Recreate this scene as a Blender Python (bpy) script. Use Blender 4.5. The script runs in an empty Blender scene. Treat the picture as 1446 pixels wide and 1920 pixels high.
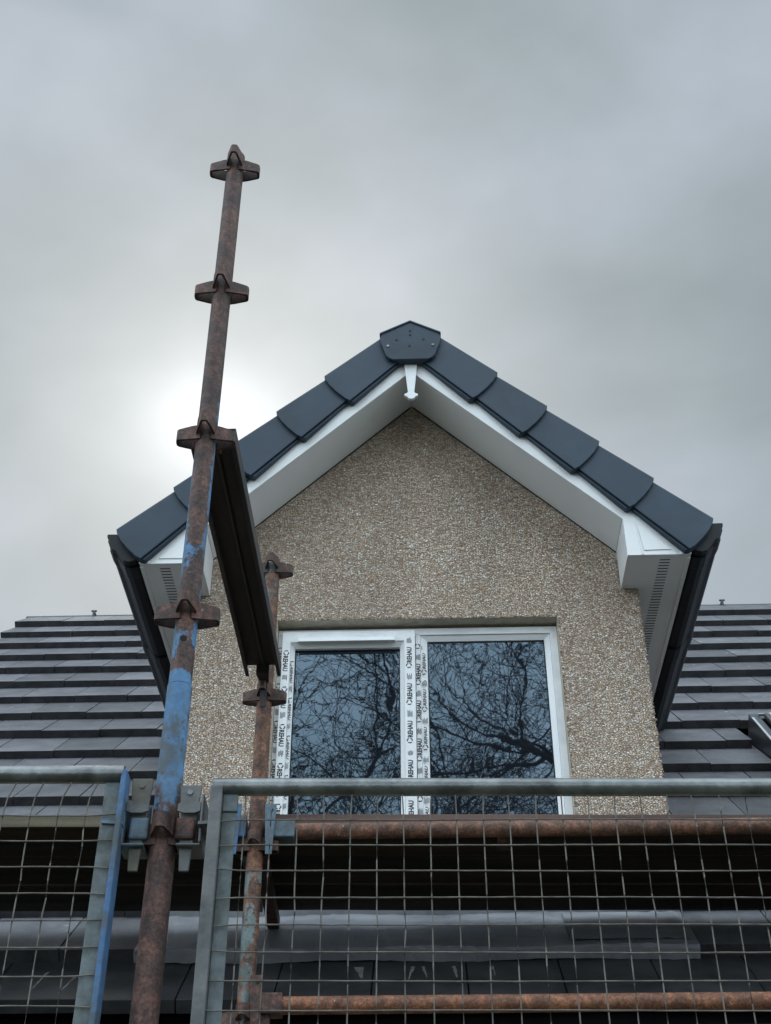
import bpy, bmesh, math, random
from mathutils import Vector, Matrix
R = math.radians
sc = bpy.context.scene
col = sc.collection
random.seed(7)

# ------------------------------------------------------------------ camera
cam = bpy.data.objects.new('camera', bpy.data.cameras.new('camera'))
col.objects.link(cam)
cam.location = (0, 0, 1.6)
cam.rotation_euler = (R(90 + 37.2), 0, 0)
cam.data.sensor_fit = 'VERTICAL'
cam.data.sensor_height = 24
cam.data.lens = 24 * 2484 / 1920
cam.data.clip_start = 0.05
cam.data.clip_end = 3000
sc.camera = cam

# ------------------------------------------------------------------ sky and sun
SUN_AZ, SUN_EL = R(-8.2), R(41.2)
sund = Vector((math.sin(SUN_AZ) * math.cos(SUN_EL), math.cos(SUN_AZ) * math.cos(SUN_EL), math.sin(SUN_EL)))
w = bpy.data.worlds.new("World"); sc.world = w; w.use_nodes = True
nt = w.node_tree; nt.nodes.clear(); N_ = nt.nodes; Lk = nt.links

def mnode(nt, op, a, b=None, c=None):
    n = nt.nodes.new('ShaderNodeMath'); n.operation = op
    for i, v in enumerate((a, b, c)):
        if v is None: continue
        if isinstance(v, (int, float)): n.inputs[i].default_value = v
        else: nt.links.new(v, n.inputs[i])
    return n.outputs[0]

def ramp(nt, fac, stops, interp='LINEAR'):
    n = nt.nodes.new('ShaderNodeValToRGB'); cr = n.color_ramp; cr.interpolation = interp
    while len(cr.elements) < len(stops): cr.elements.new(0.5)
    for e, (p, c) in zip(cr.elements, stops):
        e.position = p; e.color = (c, c, c, 1) if isinstance(c, (int, float)) else (*c, 1)
    nt.links.new(fac, n.inputs[0])
    return n.outputs[0]

def mixc(nt, fac, a, b, blend='MIX'):
    n = nt.nodes.new('ShaderNodeMix'); n.data_type = 'RGBA'; n.blend_type = blend
    for s, v in ((n.inputs[0], fac), (n.inputs[6], a), (n.inputs[7], b)):
        if isinstance(v, (int, float)): s.default_value = v
        elif isinstance(v, tuple): s.default_value = (*v, 1)
        else: nt.links.new(v, s)
    return n.outputs[2]

def noise(nt, vec, scale, detail=4, rough=0.5, dist=0.0, sc3=None):
    if sc3:
        m = nt.nodes.new('ShaderNodeMapping'); m.inputs['Scale'].default_value = sc3
        nt.links.new(vec, m.inputs[0]); vec = m.outputs[0]
    n = nt.nodes.new('ShaderNodeTexNoise'); n.inputs['Scale'].default_value = scale
    n.inputs['Detail'].default_value = detail; n.inputs['Roughness'].default_value = rough
    n.inputs['Distortion'].default_value = dist
    nt.links.new(vec, n.inputs['Vector'])
    return n.outputs[0]

tc = N_.new('ShaderNodeTexCoord'); dirv = tc.outputs['Generated']
sep = N_.new('ShaderNodeSeparateXYZ'); Lk.new(dirv, sep.inputs[0])
def dotdir(v):
    d = N_.new('ShaderNodeVectorMath'); d.operation = 'DOT_PRODUCT'
    Lk.new(dirv, d.inputs[0]); d.inputs[1].default_value = tuple(v); return d.outputs['Value']
sky = N_.new('ShaderNodeTexSky'); sky.sky_type = 'NISHITA'; sky.sun_disc = False
sky.sun_elevation = SUN_EL; sky.sun_rotation = SUN_AZ; sky.dust_density = 3
# cloud deck: soft banks, thicker over the house, thinner behind the viewer
n1 = noise(nt, dirv, 2.6, 5, 0.42, 0.35, (1.0, 1.0, 1.8))
n2 = noise(nt, dirv, 8.0, 4, 0.45, 0.25, (1.0, 1.0, 1.7))
cl = mnode(nt, 'ADD', mnode(nt, 'MULTIPLY', n1, 0.68), mnode(nt, 'MULTIPLY', n2, 0.32))
bank = ramp(nt, cl, [(0.37, (0.245, 0.300, 0.325)), (0.48, (0.300, 0.358, 0.390)), (0.56, (0.345, 0.402, 0.452)), (0.65, (0.405, 0.460, 0.52))])
# warped direction gives the glow an uneven edge
wn = N_.new('ShaderNodeTexNoise'); wn.inputs['Scale'].default_value = 4.0; wn.inputs['Detail'].default_value = 4
Lk.new(dirv, wn.inputs['Vector'])
wv = N_.new('ShaderNodeVectorMath'); wv.operation = 'MULTIPLY_ADD'
Lk.new(wn.outputs['Color'], wv.inputs[0]); wv.inputs[1].default_value = (0.13, 0.13, 0.13); Lk.new(dirv, wv.inputs[2])
wd_ = N_.new('ShaderNodeVectorMath'); wd_.operation = 'DISTANCE'
Lk.new(wv.outputs[0], wd_.inputs[0]); wd_.inputs[1].default_value = tuple(sund + Vector((0.060, 0.065, 0.060)))
d2 = mnode(nt, 'MULTIPLY', wd_.outputs['Value'], wd_.outputs['Value'])
def lobe(amp, sig): return mnode(nt, 'MULTIPLY', mnode(nt, 'POWER', 2.71828, mnode(nt, 'MULTIPLY', d2, -1.0 / sig ** 2)), amp)
g1 = mnode(nt, 'ADD', lobe(0.34, 0.050), lobe(0.20, 0.130)); g2 = lobe(0.05, 0.30)
glow = mnode(nt, 'ADD', g1, g2)
back = mnode(nt, 'MULTIPLY', mnode(nt, 'SUBTRACT', 0.50, sep.outputs['Y']), 1.25)
back = mnode(nt, 'MINIMUM', mnode(nt, 'MAXIMUM', back, 0.0), 0.9)
zf = ramp(nt, sep.outputs['Z'], [(0.0, 0.8), (0.3, 1.0)])
mul = mnode(nt, 'ADD', 1.0, mnode(nt, 'MULTIPLY', mnode(nt, 'MULTIPLY', back, zf), 5.2))
v1 = N_.new('ShaderNodeVectorMath'); v1.operation = 'SCALE'; Lk.new(bank, v1.inputs[0]); Lk.new(mul, v1.inputs[3])
v2 = N_.new('ShaderNodeVectorMath'); v2.operation = 'SCALE'; v2.inputs[0].default_value = (0.97, 1.0, 1.0); Lk.new(glow, v2.inputs[3])
v3 = N_.new('ShaderNodeVectorMath'); v3.operation = 'ADD'; Lk.new(v1.outputs[0], v3.inputs[0]); Lk.new(v2.outputs[0], v3.inputs[1])
bg1 = N_.new('ShaderNodeBackground'); Lk.new(v3.outputs[0], bg1.inputs[0]); bg1.inputs[1].default_value = 1.0
bg2 = N_.new('ShaderNodeBackground'); Lk.new(sky.outputs[0], bg2.inputs[0]); bg2.inputs[1].default_value = 0.05
mx = N_.new('ShaderNodeMixShader'); mx.inputs[0].default_value = 0.10
Lk.new(bg1.outputs[0], mx.inputs[1]); Lk.new(bg2.outputs[0], mx.inputs[2])
wo = N_.new('ShaderNodeOutputWorld'); Lk.new(mx.outputs[0], wo.inputs[0])

sl = bpy.data.lights.new('sun', 'SUN'); sl.energy = 0.9; sl.angle = R(14); sl.color = (1.0, 0.96, 0.9)
so = bpy.data.objects.new('sun', sl); col.objects.link(so)
so.rotation_euler = (-sund).to_track_quat('-Z', 'Y').to_euler()

sc.view_settings.view_transform = 'Standard'
sc.view_settings.look = 'None'
sc.view_settings.exposure = 0.22
sc.view_settings.gamma = 1.0

# ------------------------------------------------------------------ material helpers
def newmat(name):
    m = bpy.data.materials.new(name); m.use_nodes = True
    nt = m.node_tree; b = nt.nodes['Principled BSDF']
    t = nt.nodes.new('ShaderNodeTexCoord')
    return m, nt, b, t.outputs['Object']

def bump(nt, b, h, strength, dist):
    n = nt.nodes.new('ShaderNodeBump'); n.inputs['Strength'].default_value = strength
    n.inputs['Distance'].default_value = dist
    nt.links.new(h, n.inputs['Height']); nt.links.new(n.outputs[0], b.inputs['Normal'])

def simple(name, c1, c2, scale=6, rough=0.6, metal=0.0, bs=0.0, spec=0.5, stretch=None, detail=5, lo=0.35, hi=0.65, rvar=0.0):
    m, nt, b, oc = newmat(name)
    n = noise(nt, oc, scale, detail, 0.6, 0.2, stretch)
    nt.links.new(ramp(nt, n, [(lo, c1), (hi, c2)]), b.inputs['Base Color'])
    b.inputs['Roughness'].default_value = rough; b.inputs['Metallic'].default_value = metal
    b.inputs['Specular IOR Level'].default_value = spec
    if rvar: nt.links.new(mnode(nt, 'ADD', mnode(nt, 'MULTIPLY', n, rvar), rough - rvar / 2), b.inputs['Roughness'])
    if bs: bump(nt, b, noise(nt, oc, scale * 8, 4), bs, 0.003)
    return m

def painted_steel(name, paint, cover, rust=((0.034, 0.022, 0.021), (0.130, 0.066, 0.050)), zmax=5.0, grime=(0.10, 0.095, 0.08), edge=0.0):
    """rusty steel with flaking paint; cover = [(z, amount)] of the paint left at that height"""
    m, nt, b, oc = newmat(name)
    r = ramp(nt, noise(nt, oc, 26, 8, 0.72, 0.3), [(0.38, rust[0]), (0.52, tuple((x + y) / 2 for x, y in zip(*rust))), (0.62, tuple(x * 1.15 for x in rust[1]))])
    r2 = mixc(nt, ramp(nt, noise(nt, oc, 60, 5, 0.7), [(0.58, 0.0), (0.75, 0.35)]), r, grime)
    r2 = mixc(nt, 1.0, r2, ramp(nt, noise(nt, oc, 150, 4, 0.75), [(0.38, (0.55, 0.52, 0.52)), (0.62, (1.35, 1.25, 1.2))]), 'MULTIPLY')
    spl = ramp(nt, noise(nt, oc, 42, 3, 0.55, 0.4), [(0.735, 0.0), (0.76, 0.7)])
    r2 = mixc(nt, spl, r2, (0.34, 0.32, 0.28))
    sp = nt.nodes.new('ShaderNodeSeparateXYZ'); nt.links.new(oc, sp.inputs[0])
    z = mnode(nt, 'DIVIDE', sp.outputs[2], zmax)
    cv = ramp(nt, z, [(p / zmax, a) for p, a in cover])
    if edge:
        ex = ramp(nt, mnode(nt, 'ABSOLUTE', sp.outputs[0]), [(0.0175, 0.0), (0.0235, 1.0)])
        ez = ramp(nt, z, [(3.0 / zmax, 0.0), (3.1 / zmax, edge), (3.85 / zmax, edge), (3.95 / zmax, 0.0)])
        cv = mnode(nt, 'ADD', cv, mnode(nt, 'MULTIPLY', ex, ez))
    pn = mnode(nt, 'ADD', mnode(nt, 'MULTIPLY', noise(nt, oc, 9, 7, 0.68, 0.5, (1, 1, 0.6)), 0.75), mnode(nt, 'MULTIPLY', noise(nt, oc, 70, 4, 0.7), 0.25))
    f = mnode(nt, 'ADD', pn, mnode(nt, 'SUBTRACT', cv, 1.0))
    f = ramp(nt, f, [(0.0, 0.0), (0.03, 1.0)])
    pc = mixc(nt, ramp(nt, noise(nt, oc, 35, 6, 0.7), [(0.42, 0.0), (0.75, 0.6)]), paint, tuple(min(1, x * 1.5 + 0.05) for x in paint))
    pc = mixc(nt, ramp(nt, noise(nt, oc, 14, 6, 0.7), [(0.46, 0.0), (0.62, 0.85)]), pc, (0.07, 0.078, 0.072))
    nt.links.new(mixc(nt, f, r2, pc), b.inputs['Base Color'])
    b.inputs['Roughness'].default_value = 0.62
    b.inputs['Specular IOR Level'].default_value = 0.4
    bump(nt, b, mnode(nt, 'ADD', mnode(nt, 'MULTIPLY', f, 0.5), noise(nt, oc, 90, 5, 0.7)), 0.55, 0.0015)
    return m

M = {}
M['pole_front'] = painted_steel('front pole paint and rust', (0.060, 0.155, 0.29),
    [(0, 0.32), (2.62, 0.34), (2.68, 0.50), (2.76, 0.55), (2.99, 0.60), (3.0, 0.47), (3.16, 0.48), (3.3, 0.45), (3.75, 0.36), (3.9, 0.15)], edge=0.13)
M['pole_rear'] = painted_steel('rear pole paint and rust', (0.125, 0.165, 0.165),
    [(0, 0.50), (2.9, 0.50), (3.1, 0.48), (3.2, 0.25), (3.7, 0.30), (3.9, 0.40), (4.2, 0.52)],
    rust=((0.055, 0.030, 0.022), (0.22, 0.105, 0.06)), grime=(0.16, 0.15, 0.12))
M['rust'] = painted_steel('brown rust', (0.08, 0.05, 0.04), [(0, 0.2), (5, 0.2)])
M['ledger'] = painted_steel('rusty ledger tube', (0.30, 0.27, 0.23), [(0, 0.36), (5, 0.36)], rust=((0.07, 0.040, 0.030), (0.20, 0.10, 0.065)))
M['ledger_low'] = painted_steel('orange rust tube', (0.30, 0.27, 0.23), [(0, 0.36), (5, 0.36)], rust=((0.10, 0.045, 0.028), (0.26, 0.115, 0.06)))
M['blue'] = painted_steel('flaking blue paint', (0.045, 0.115, 0.235), [(0, 0.66), (5, 0.66)])
M['bluegrey'] = painted_steel('faded blue grey paint', (0.09, 0.14, 0.19), [(0, 0.66), (5, 0.66)], rust=((0.05, 0.04, 0.035), (0.13, 0.09, 0.07)))
M['galv'] = simple('weathered galvanised steel', (0.11, 0.118, 0.12), (0.27, 0.28, 0.28), 14, 0.36, 0.85, 0.25, rvar=0.3)
M['galv_flat'] = painted_steel('dull galvanised strip', (0.11, 0.135, 0.145), [(0, 0.80), (5, 0.80)], rust=((0.09, 0.07, 0.055), (0.16, 0.13, 0.10)))
M['post_grey'] = simple('dull grey steel post', (0.07, 0.075, 0.078), (0.15, 0.155, 0.155), 12, 0.6, 0.3, 0.4)
M['wire'] = simple('galvanised mesh wire', (0.075, 0.066, 0.058), (0.17, 0.153, 0.132), 25, 0.6, 0.2)
M['channel'] = simple('dark rusty channel', (0.020, 0.021, 0.026), (0.065, 0.048, 0.045), 8, 0.7, 0, 0.4, stretch=(1, 0.3, 1))
M['timber_dark'] = simple('dark scaffold board with underside shade painted in', (0.017, 0.015, 0.014), (0.065, 0.045, 0.034), 9, 0.85, 0, 0.5, stretch=(0.08, 1, 1), spec=0.2)  # deep shade under the platform is put into this base colour
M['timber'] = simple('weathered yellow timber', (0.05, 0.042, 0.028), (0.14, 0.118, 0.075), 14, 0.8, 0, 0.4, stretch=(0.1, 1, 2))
M['timber_red'] = simple('red brown timber', (0.055, 0.030, 0.024), (0.135, 0.08, 0.065), 14, 0.8, 0, 0.4, stretch=(0.1, 1, 2))
M['dark'] = simple('dark hollow', (0.006, 0.006, 0.007), (0.012, 0.012, 0.012), 5, 0.9)
M['upvc'] = simple('white upvc', (0.74, 0.75, 0.76), (0.80, 0.81, 0.82), 3, 0.32, 0, 0, detail=2)
M['film'] = simple('white protective film', (0.70, 0.71, 0.72), (0.80, 0.81, 0.82), 12, 0.45, 0, 0.15)
M['print'] = simple('black film print', (0.02, 0.02, 0.025), (0.05, 0.05, 0.055), 30, 0.6)
M['print_grey'] = simple('small grey film print', (0.08, 0.08, 0.09), (0.16, 0.16, 0.17), 30, 0.6)
M['verge'] = simple('slate blue plastic verge', (0.017, 0.031, 0.050), (0.026, 0.045, 0.070), 5, 0.48, 0, 0.12, spec=0.35)
M['gutter'] = simple('black gutter plastic', (0.005, 0.006, 0.008), (0.010, 0.011, 0.014), 8, 0.42, spec=0.25, bs=0.05)
M['lead'] = simple('grey lead sheet', (0.16, 0.165, 0.18), (0.27, 0.275, 0.295), 5, 0.48, 0.2, 0.4, stretch=(0.6, 2, 1), rvar=0.3)
M['vent'] = simple('shaded vent slot', (0.05, 0.05, 0.052), (0.08, 0.08, 0.082), 8, 0.8)
M['ridge'] = simple('dark ridge', (0.035, 0.037, 0.042), (0.06, 0.062, 0.068), 8, 0.7)
M['skyframe'] = simple('dark grey aluminium', (0.04, 0.045, 0.05), (0.065, 0.07, 0.078), 6, 0.35, 0.4)
M['alu'] = simple('bare aluminium edge', (0.45, 0.47, 0.5), (0.6, 0.62, 0.64), 6, 0.35, 0.7)
M['render'] = simple('smooth cement reveal', (0.42, 0.37, 0.30), (0.56, 0.50, 0.41), 25, 0.85, 0, 0.6)
M['bark'] = simple('dark bark', (0.018, 0.016, 0.014), (0.05, 0.042, 0.035), 9, 0.9, 0, 0.6)
M['leaf'] = simple('withered leaf', (0.03, 0.026, 0.018), (0.06, 0.05, 0.03), 9, 0.8)

# roughcast dry dash: one stone per cell, dark gaps, uneven shade
m, nt2, b, oc = newmat('dry dash roughcast'); M['roughcast'] = m
ns = nt2.nodes.new('ShaderNodeTexNoise'); ns.inputs['Scale'].default_value = 60; nt2.links.new(oc, ns.inputs['Vector'])
vm = nt2.nodes.new('ShaderNodeVectorMath'); vm.operation = 'MULTIPLY_ADD'
nt2.links.new(ns.outputs['Color'], vm.inputs[0]); vm.inputs[1].default_value = (0.012, 0.012, 0.012); nt2.links.new(oc, vm.inputs[2])
mp = nt2.nodes.new('ShaderNodeMapping'); mp.inputs['Scale'].default_value = (0.85, 1, 1.55); nt2.links.new(vm.outputs[0], mp.inputs[0])
vo = nt2.nodes.new('ShaderNodeTexVoronoi'); vo.inputs['Scale'].default_value = 112; nt2.links.new(mp.outputs[0], vo.inputs['Vector'])
ve = nt2.nodes.new('ShaderNodeTexVoronoi'); ve.feature = 'DISTANCE_TO_EDGE'; ve.inputs['Scale'].default_value = 112; nt2.links.new(mp.outputs[0], ve.inputs['Vector'])
sepc = nt2.nodes.new('ShaderNodeSeparateColor'); nt2.links.new(vo.outputs['Color'], sepc.inputs[0])
stone = ramp(nt2, sepc.outputs[0], [(0.0, (0.42, 0.285, 0.195)), (0.25, (0.61, 0.45, 0.325)), (0.5, (0.71, 0.565, 0.435)), (0.8, (0.80, 0.68, 0.56)), (1.0, (0.91, 0.85, 0.78))])
edge = ramp(nt2, ve.outputs['Distance'], [(0.01, 0.0), (0.16, 1.0)])
c = mixc(nt2, edge, (0.25, 0.18, 0.13), stone)
big = ramp(nt2, noise(nt2, oc, 3.0, 5, 0.6, 0.3, (1.6, 1, 0.6)), [(0.3, (0.80, 0.80, 0.81)), (0.65, (1.0, 1.0, 1.0))])
nt2.links.new(mixc(nt2, 1.0, c, big, 'MULTIPLY'), b.inputs['Base Color'])
b.inputs['Roughness'].default_value = 0.75
hh = mnode(nt2, 'ADD', mnode(nt2, 'MULTIPLY', edge, mnode(nt2, 'ADD', 0.5, mnode(nt2, 'MULTIPLY', sepc.outputs[1], 0.7))), mnode(nt2, 'MULTIPLY', noise(nt2, oc, 30, 3), 0.6))
bump(nt2, b, hh, 1.0, 0.006)

# concrete roof tile: every tile carries its own tone
m, nt2, b, oc = newmat('grey concrete roof tile'); M['tile'] = m
at = nt2.nodes.new('ShaderNodeAttribute'); at.attribute_name = 'tone'
nb = noise(nt2, oc, 7, 6, 0.65, 0.3)
nf = noise(nt2, oc, 120, 4, 0.7)
base = ramp(nt2, nb, [(0.3, (0.080, 0.081, 0.092)), (0.7, (0.155, 0.153, 0.166))])
base = mixc(nt2, 1.0, base, ramp(nt2, nf, [(0.3, 0.82), (0.7, 1.15)]), 'MULTIPLY')
base = mixc(nt2, 1.0, base, ramp(nt2, at.outputs['Fac'], [(0.0, 0.68), (1.0, 1.18)]), 'MULTIPLY')
spk = ramp(nt2, noise(nt2, oc, 16, 2, 0.5), [(0.735, 0.0), (0.76, 0.7)])
base = mixc(nt2, spk, base, (0.34, 0.34, 0.33))
nt2.links.new(base, b.inputs['Base Color']); b.inputs['Roughness'].default_value = 0.72
b.inputs['Specular IOR Level'].default_value = 0.4
bump(nt2, b, mnode(nt2, 'ADD', nf, mnode(nt2, 'MULTIPLY', nb, 0.8)), 0.35, 0.003)

M['tile_edge_shade'] = simple('concrete tile edge with riser shade in its colour', (0.022, 0.022, 0.026), (0.050, 0.049, 0.055), 12, 0.8, bs=0.5)  # shade on the tile risers is put into this edge colour
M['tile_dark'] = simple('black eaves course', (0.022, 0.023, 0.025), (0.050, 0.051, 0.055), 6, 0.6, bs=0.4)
# window glass: dark room behind, a bluish coating reflects the sky and the trees across the road
m, nt2, b, oc = newmat('coated window glass'); M['glass'] = m
nt2.nodes.remove(b)
gl = nt2.nodes.new('ShaderNodeBsdfGlossy'); gl.inputs['Color'].default_value = (0.60, 0.79, 0.98, 1); gl.inputs['Roughness'].default_value = 0.012
df = nt2.nodes.new('ShaderNodeBsdfDiffuse'); df.inputs['Color'].default_value = (0.010, 0.012, 0.016, 1)
ms = nt2.nodes.new('ShaderNodeMixShader'); ms.inputs[0].default_value = 0.13
nt2.links.new(df.outputs[0], ms.inputs[1]); nt2.links.new(gl.outputs[0], ms.inputs[2])
bp = nt2.nodes.new('ShaderNodeBump'); bp.inputs['Strength'].default_value = 0.10; bp.inputs['Distance'].default_value = 0.003
nt2.links.new(noise(nt2, oc, 5.5, 2, 0.4, 0.6), bp.inputs['Height']); nt2.links.new(bp.outputs[0], gl.inputs['Normal'])
nt2.links.new(ms.outputs[0], nt2.nodes['Material Output'].inputs[0])

m, nt2, b, oc = newmat('rough grass and gravel'); M['ground'] = m
nt2.links.new(mixc(nt2, ramp(nt2, noise(nt2, oc, 0.5, 6), [(0.45, 0.0), (0.6, 1.0)]),
    ramp(nt2, noise(nt2, oc, 8, 8, 0.7), [(0.3, (0.03, 0.038, 0.014)), (0.7, (0.065, 0.08, 0.03))]),
    ramp(nt2, noise(nt2, oc, 40, 5, 0.7), [(0.3, (0.09, 0.085, 0.08)), (0.7, (0.18, 0.17, 0.155))])), b.inputs['Base Color'])
b.inputs['Roughness'].default_value = 0.9
bump(nt2, b, noise(nt2, oc, 30, 6, 0.7), 0.6, 0.03)

# ------------------------------------------------------------------ object helpers
def link(name, bm, mat, parent=None, smooth=False, bevel=0.0, mats=None):
    bmesh.ops.recalc_face_normals(bm, faces=bm.faces)
    me = bpy.data.meshes.new(name); bm.to_mesh(me); bm.free()
    for mm in ([mat] if mats is None else mats): me.materials.append(mm)
    if smooth:
        for p in me.polygons: p.use_smooth = True
        me.set_sharp_from_angle(angle=R(38))
    o = bpy.data.objects.new(name, me); col.objects.link(o)
    if parent is not None: o.parent = parent
    if bevel:
        md = o.modifiers.new('bevel', 'BEVEL'); md.width = bevel; md.segments = 2; md.limit_method = 'ANGLE'; md.angle_limit = R(40)
    return o

def empty(name, loc=(0, 0, 0), rz=0.0):
    o = bpy.data.objects.new(name, None); col.objects.link(o)
    o.location = loc; o.rotation_euler = (0, 0, rz); o.empty_display_size = 0.2
    return o

def tag(o, label=None, cat=None, group=None, kind=None):
    if label: o['label'] = label
    if cat: o['category'] = cat
    if group: o['group'] = group
    if kind: o['kind'] = kind
    return o

def box(bm, x0, x1, y0, y1, z0, z1, mi=0):
    vs = [bm.verts.new((x, y, z)) for z in (z0, z1) for y in (y0, y1) for x in (x0, x1)]
    out = []
    for f in ((0, 1, 3, 2), (4, 6, 7, 5), (0, 4, 5, 1), (2, 3, 7, 6), (0, 2, 6, 4), (1, 5, 7, 3)):
        fc = bm.faces.new([vs[i] for i in f]); fc.material_index = mi; out.append(fc)
    return vs

def hexa(bm, pts, mi=0):
    """pts: eight corners, bottom ring then top ring"""
    vs = [bm.verts.new(p) for p in pts]
    for f in ((3, 2, 1, 0), (4, 5, 6, 7), (0, 1, 5, 4), (1, 2, 6, 5), (2, 3, 7, 6), (3, 0, 4, 7)):
        fc = bm.faces.new([vs[i] for i in f]); fc.material_index = mi
    return vs

def prism_y(bm, poly, y0, y1, mi=0):
    """poly of (x, z) extruded between y0 and y1; y may be functions of (x, z)"""
    g = lambda y, p: y(*p) if callable(y) else y
    a = [bm.verts.new((p[0], g(y0, p), p[1])) for p in poly]
    b_ = [bm.verts.new((p[0], g(y1, p), p[1])) for p in poly]
    fs = [bm.faces.new(a), bm.faces.new(b_[::-1])]
    n = len(poly)
    for i in range(n): fs.append(bm.faces.new((a[i], b_[i], b_[(i + 1) % n], a[(i + 1) % n])))
    for f in fs: f.material_index = mi

def frame_at(p0, p1):
    d = (Vector(p1) - Vector(p0)).normalized()
    u = d.cross(Vector((0, 0, 1)))
    if u.length < 1e-3: u = Vector((1, 0, 0))
    u.normalize(); return d, u, d.cross(u)

def tube(bm, p0, p1, r, seg=20, r1=None, caps=True, rings=1, wob=0.0):
    d, u, v = frame_at(p0, p1); p0 = Vector(p0); p1 = Vector(p1)
    if r1 is None: r1 = r
    prev = None; first = None
    for k in range(rings + 1):
        t = k / rings; c = p0.lerp(p1, t); rr = r + (r1 - r) * t
        ring = [bm.verts.new(c + (u * math.cos(2 * math.pi * i / seg) + v * math.sin(2 * math.pi * i / seg)) * (rr + random.uniform(-wob, wob))) for i in range(seg)]
        if prev:
            for i in range(seg): bm.faces.new((prev[i], prev[(i + 1) % seg], ring[(i + 1) % seg], ring[i]))
        else: first = ring
        prev = ring
    if caps: bm.faces.new(first[::-1]); bm.faces.new(prev)

def path_tube(bm, pts, r, seg=6):
    prev = None
    for k, p in enumerate(pts):
        a = pts[max(0, k - 1)]; b_ = pts[min(len(pts) - 1, k + 1)]
        d, u, v = frame_at(a, b_)
        rr = r[k] if isinstance(r, (list, tuple)) else r
        ring = [bm.verts.new(Vector(p) + (u * math.cos(2 * math.pi * i / seg) + v * math.sin(2 * math.pi * i / seg)) * rr) for i in range(seg)]
        if prev:
            for i in range(seg): bm.faces.new((prev[i], prev[(i + 1) % seg], ring[(i + 1) % seg], ring[i]))
        prev = ring

def open_tube(bm, p0, p1, ro, ri, seg=24):
    """tube whose ends show the wall and the bore"""
    d, u, v = frame_at(p0, p1)
    R4 = []
    for c, rr in ((p0, ri), (p0, ro), (p1, ro), (p1, ri)):
        R4.append([bm.verts.new(Vector(c) + (u * math.cos(2 * math.pi * i / seg) + v * math.sin(2 * math.pi * i / seg)) * rr) for i in range(seg)])
    for k in range(4):
        A, B = R4[k], R4[(k + 1) % 4]
        for i in range(seg): bm.faces.new((A[i], A[(i + 1) % seg], B[(i + 1) % seg], B[i]))

# ------------------------------------------------------------------ ground
bm = bmesh.new()
S = 600; n = 24
gv = [[bm.verts.new((-S + 2 * S * i / n, -S + 2 * S * j / n, 0)) for i in range(n + 1)] for j in range(n + 1)]
for j in range(n):
    for i in range(n): bm.faces.new((gv[j][i], gv[j][i + 1], gv[j + 1][i + 1], gv[j + 1][i]))
tag(link('ground', bm, M['ground']), kind='structure')

# ------------------------------------------------------------------ house
# local frame: x along the front, y into the building, z up; y = 0 is the face of the dormer
YAW = R(1.8); E = 1.6
house = empty('house', (0.16 - 0.036 * math.cos(YAW), 4.70 + 0.036 * math.sin(YAW), 0), -YAW)
tag(house, 'house with grey tiled roof and a pebble dashed gabled dormer behind the scaffold', 'house')
CR = 1.765 + E                                   # main roof plane: z = y + CR
def H(name, bm, mat, **k): return link(name, bm, M[mat] if isinstance(mat, str) else mat, k.pop('parent', house), **k)

# -- dormer wall with the window opening
WX0, WX1, WZ0, WZ1 = -0.578, 0.594, 1.93 + E, 3.005 + E
HW = 0.943
AP = 4.20 + E                                     # wall apex
def rake(x): return AP - 0.99 * abs(x)
bm = bmesh.new()
def quad(pts, mi=0):
    f = bm.faces.new([bm.verts.new(p) for p in pts]); f.material_index = mi
ZB = 1.45 + E
quad([(-HW, 0, ZB), (WX0, 0, ZB), (WX0, 0, rake(WX0)), (-HW, 0, rake(HW))])
quad([(WX1, 0, ZB), (HW, 0, ZB), (HW, 0, rake(HW)), (WX1, 0, rake(WX1))])
quad([(WX0, 0, ZB), (WX1, 0, ZB), (WX1, 0, WZ0), (WX0, 0, WZ0)])
quad([(WX0, 0, WZ1), (WX1, 0, WZ1), (WX1, 0, rake(WX1)), (0, 0, AP), (WX0, 0, rake(WX0))])
for x in (-HW, HW):
    quad([(x, 0, ZB), (x, 3.2, ZB), (x, 3.2, rake(HW)), (x, 0, rake(HW))])
D = 0.13
quad([(WX0, 0, WZ0), (WX0, D, WZ0), (WX0, D, WZ1), (WX0, 0, WZ1)], 1)
quad([(WX1, 0, WZ0), (WX1, D, WZ0), (WX1, D, WZ1), (WX1, 0, WZ1)], 1)
quad([(WX0, 0, WZ1), (WX1, 0, WZ1), (WX1, D, WZ1), (WX0, D, WZ1)], 1)
quad([(WX0, 0, WZ0), (WX1, 0, WZ0), (WX1, D, WZ0), (WX0, D, WZ0)], 1)
# loose stones standing proud along the corners and over the opening
rs = random.Random(3)
def stone_at(x, y, z, r):
    mtx = Matrix.Translation((x, y, z)) @ Matrix.Rotation(rs.uniform(0, 3), 4, 'X') @ Matrix.Diagonal((r * rs.uniform(.7, 1.3), r * rs.uniform(.6, 1.0), r * rs.uniform(.6, 1.1), 1))
    bmesh.ops.create_icosphere(bm, subdivisions=1, radius=1, matrix=mtx)
for sx in (-1, 1):
    for k in range(260):
        stone_at(sx * (HW + 0.0005), rs.uniform(0, 0.012), rs.uniform(1.75 + E, 3.15 + E), rs.uniform(0.004, 0.0075))
for k in range(190):
    stone_at(rs.uniform(WX0 - .01, WX1 + .01), -0.001, WZ1 + rs.uniform(0.0, 0.008), rs.uniform(0.003, 0.006))
for k in range(120):
    for x in (WX0, WX1): stone_at(x + (0.004 if x > 0 else -0.004), -0.001, rs.uniform(WZ0, WZ1), rs.uniform(0.003, 0.005))
bm.normal_update()
me_o = H('dormer_wall', bm, None if False else 'roughcast', mats=[M['roughcast'], M['render']])

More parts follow.
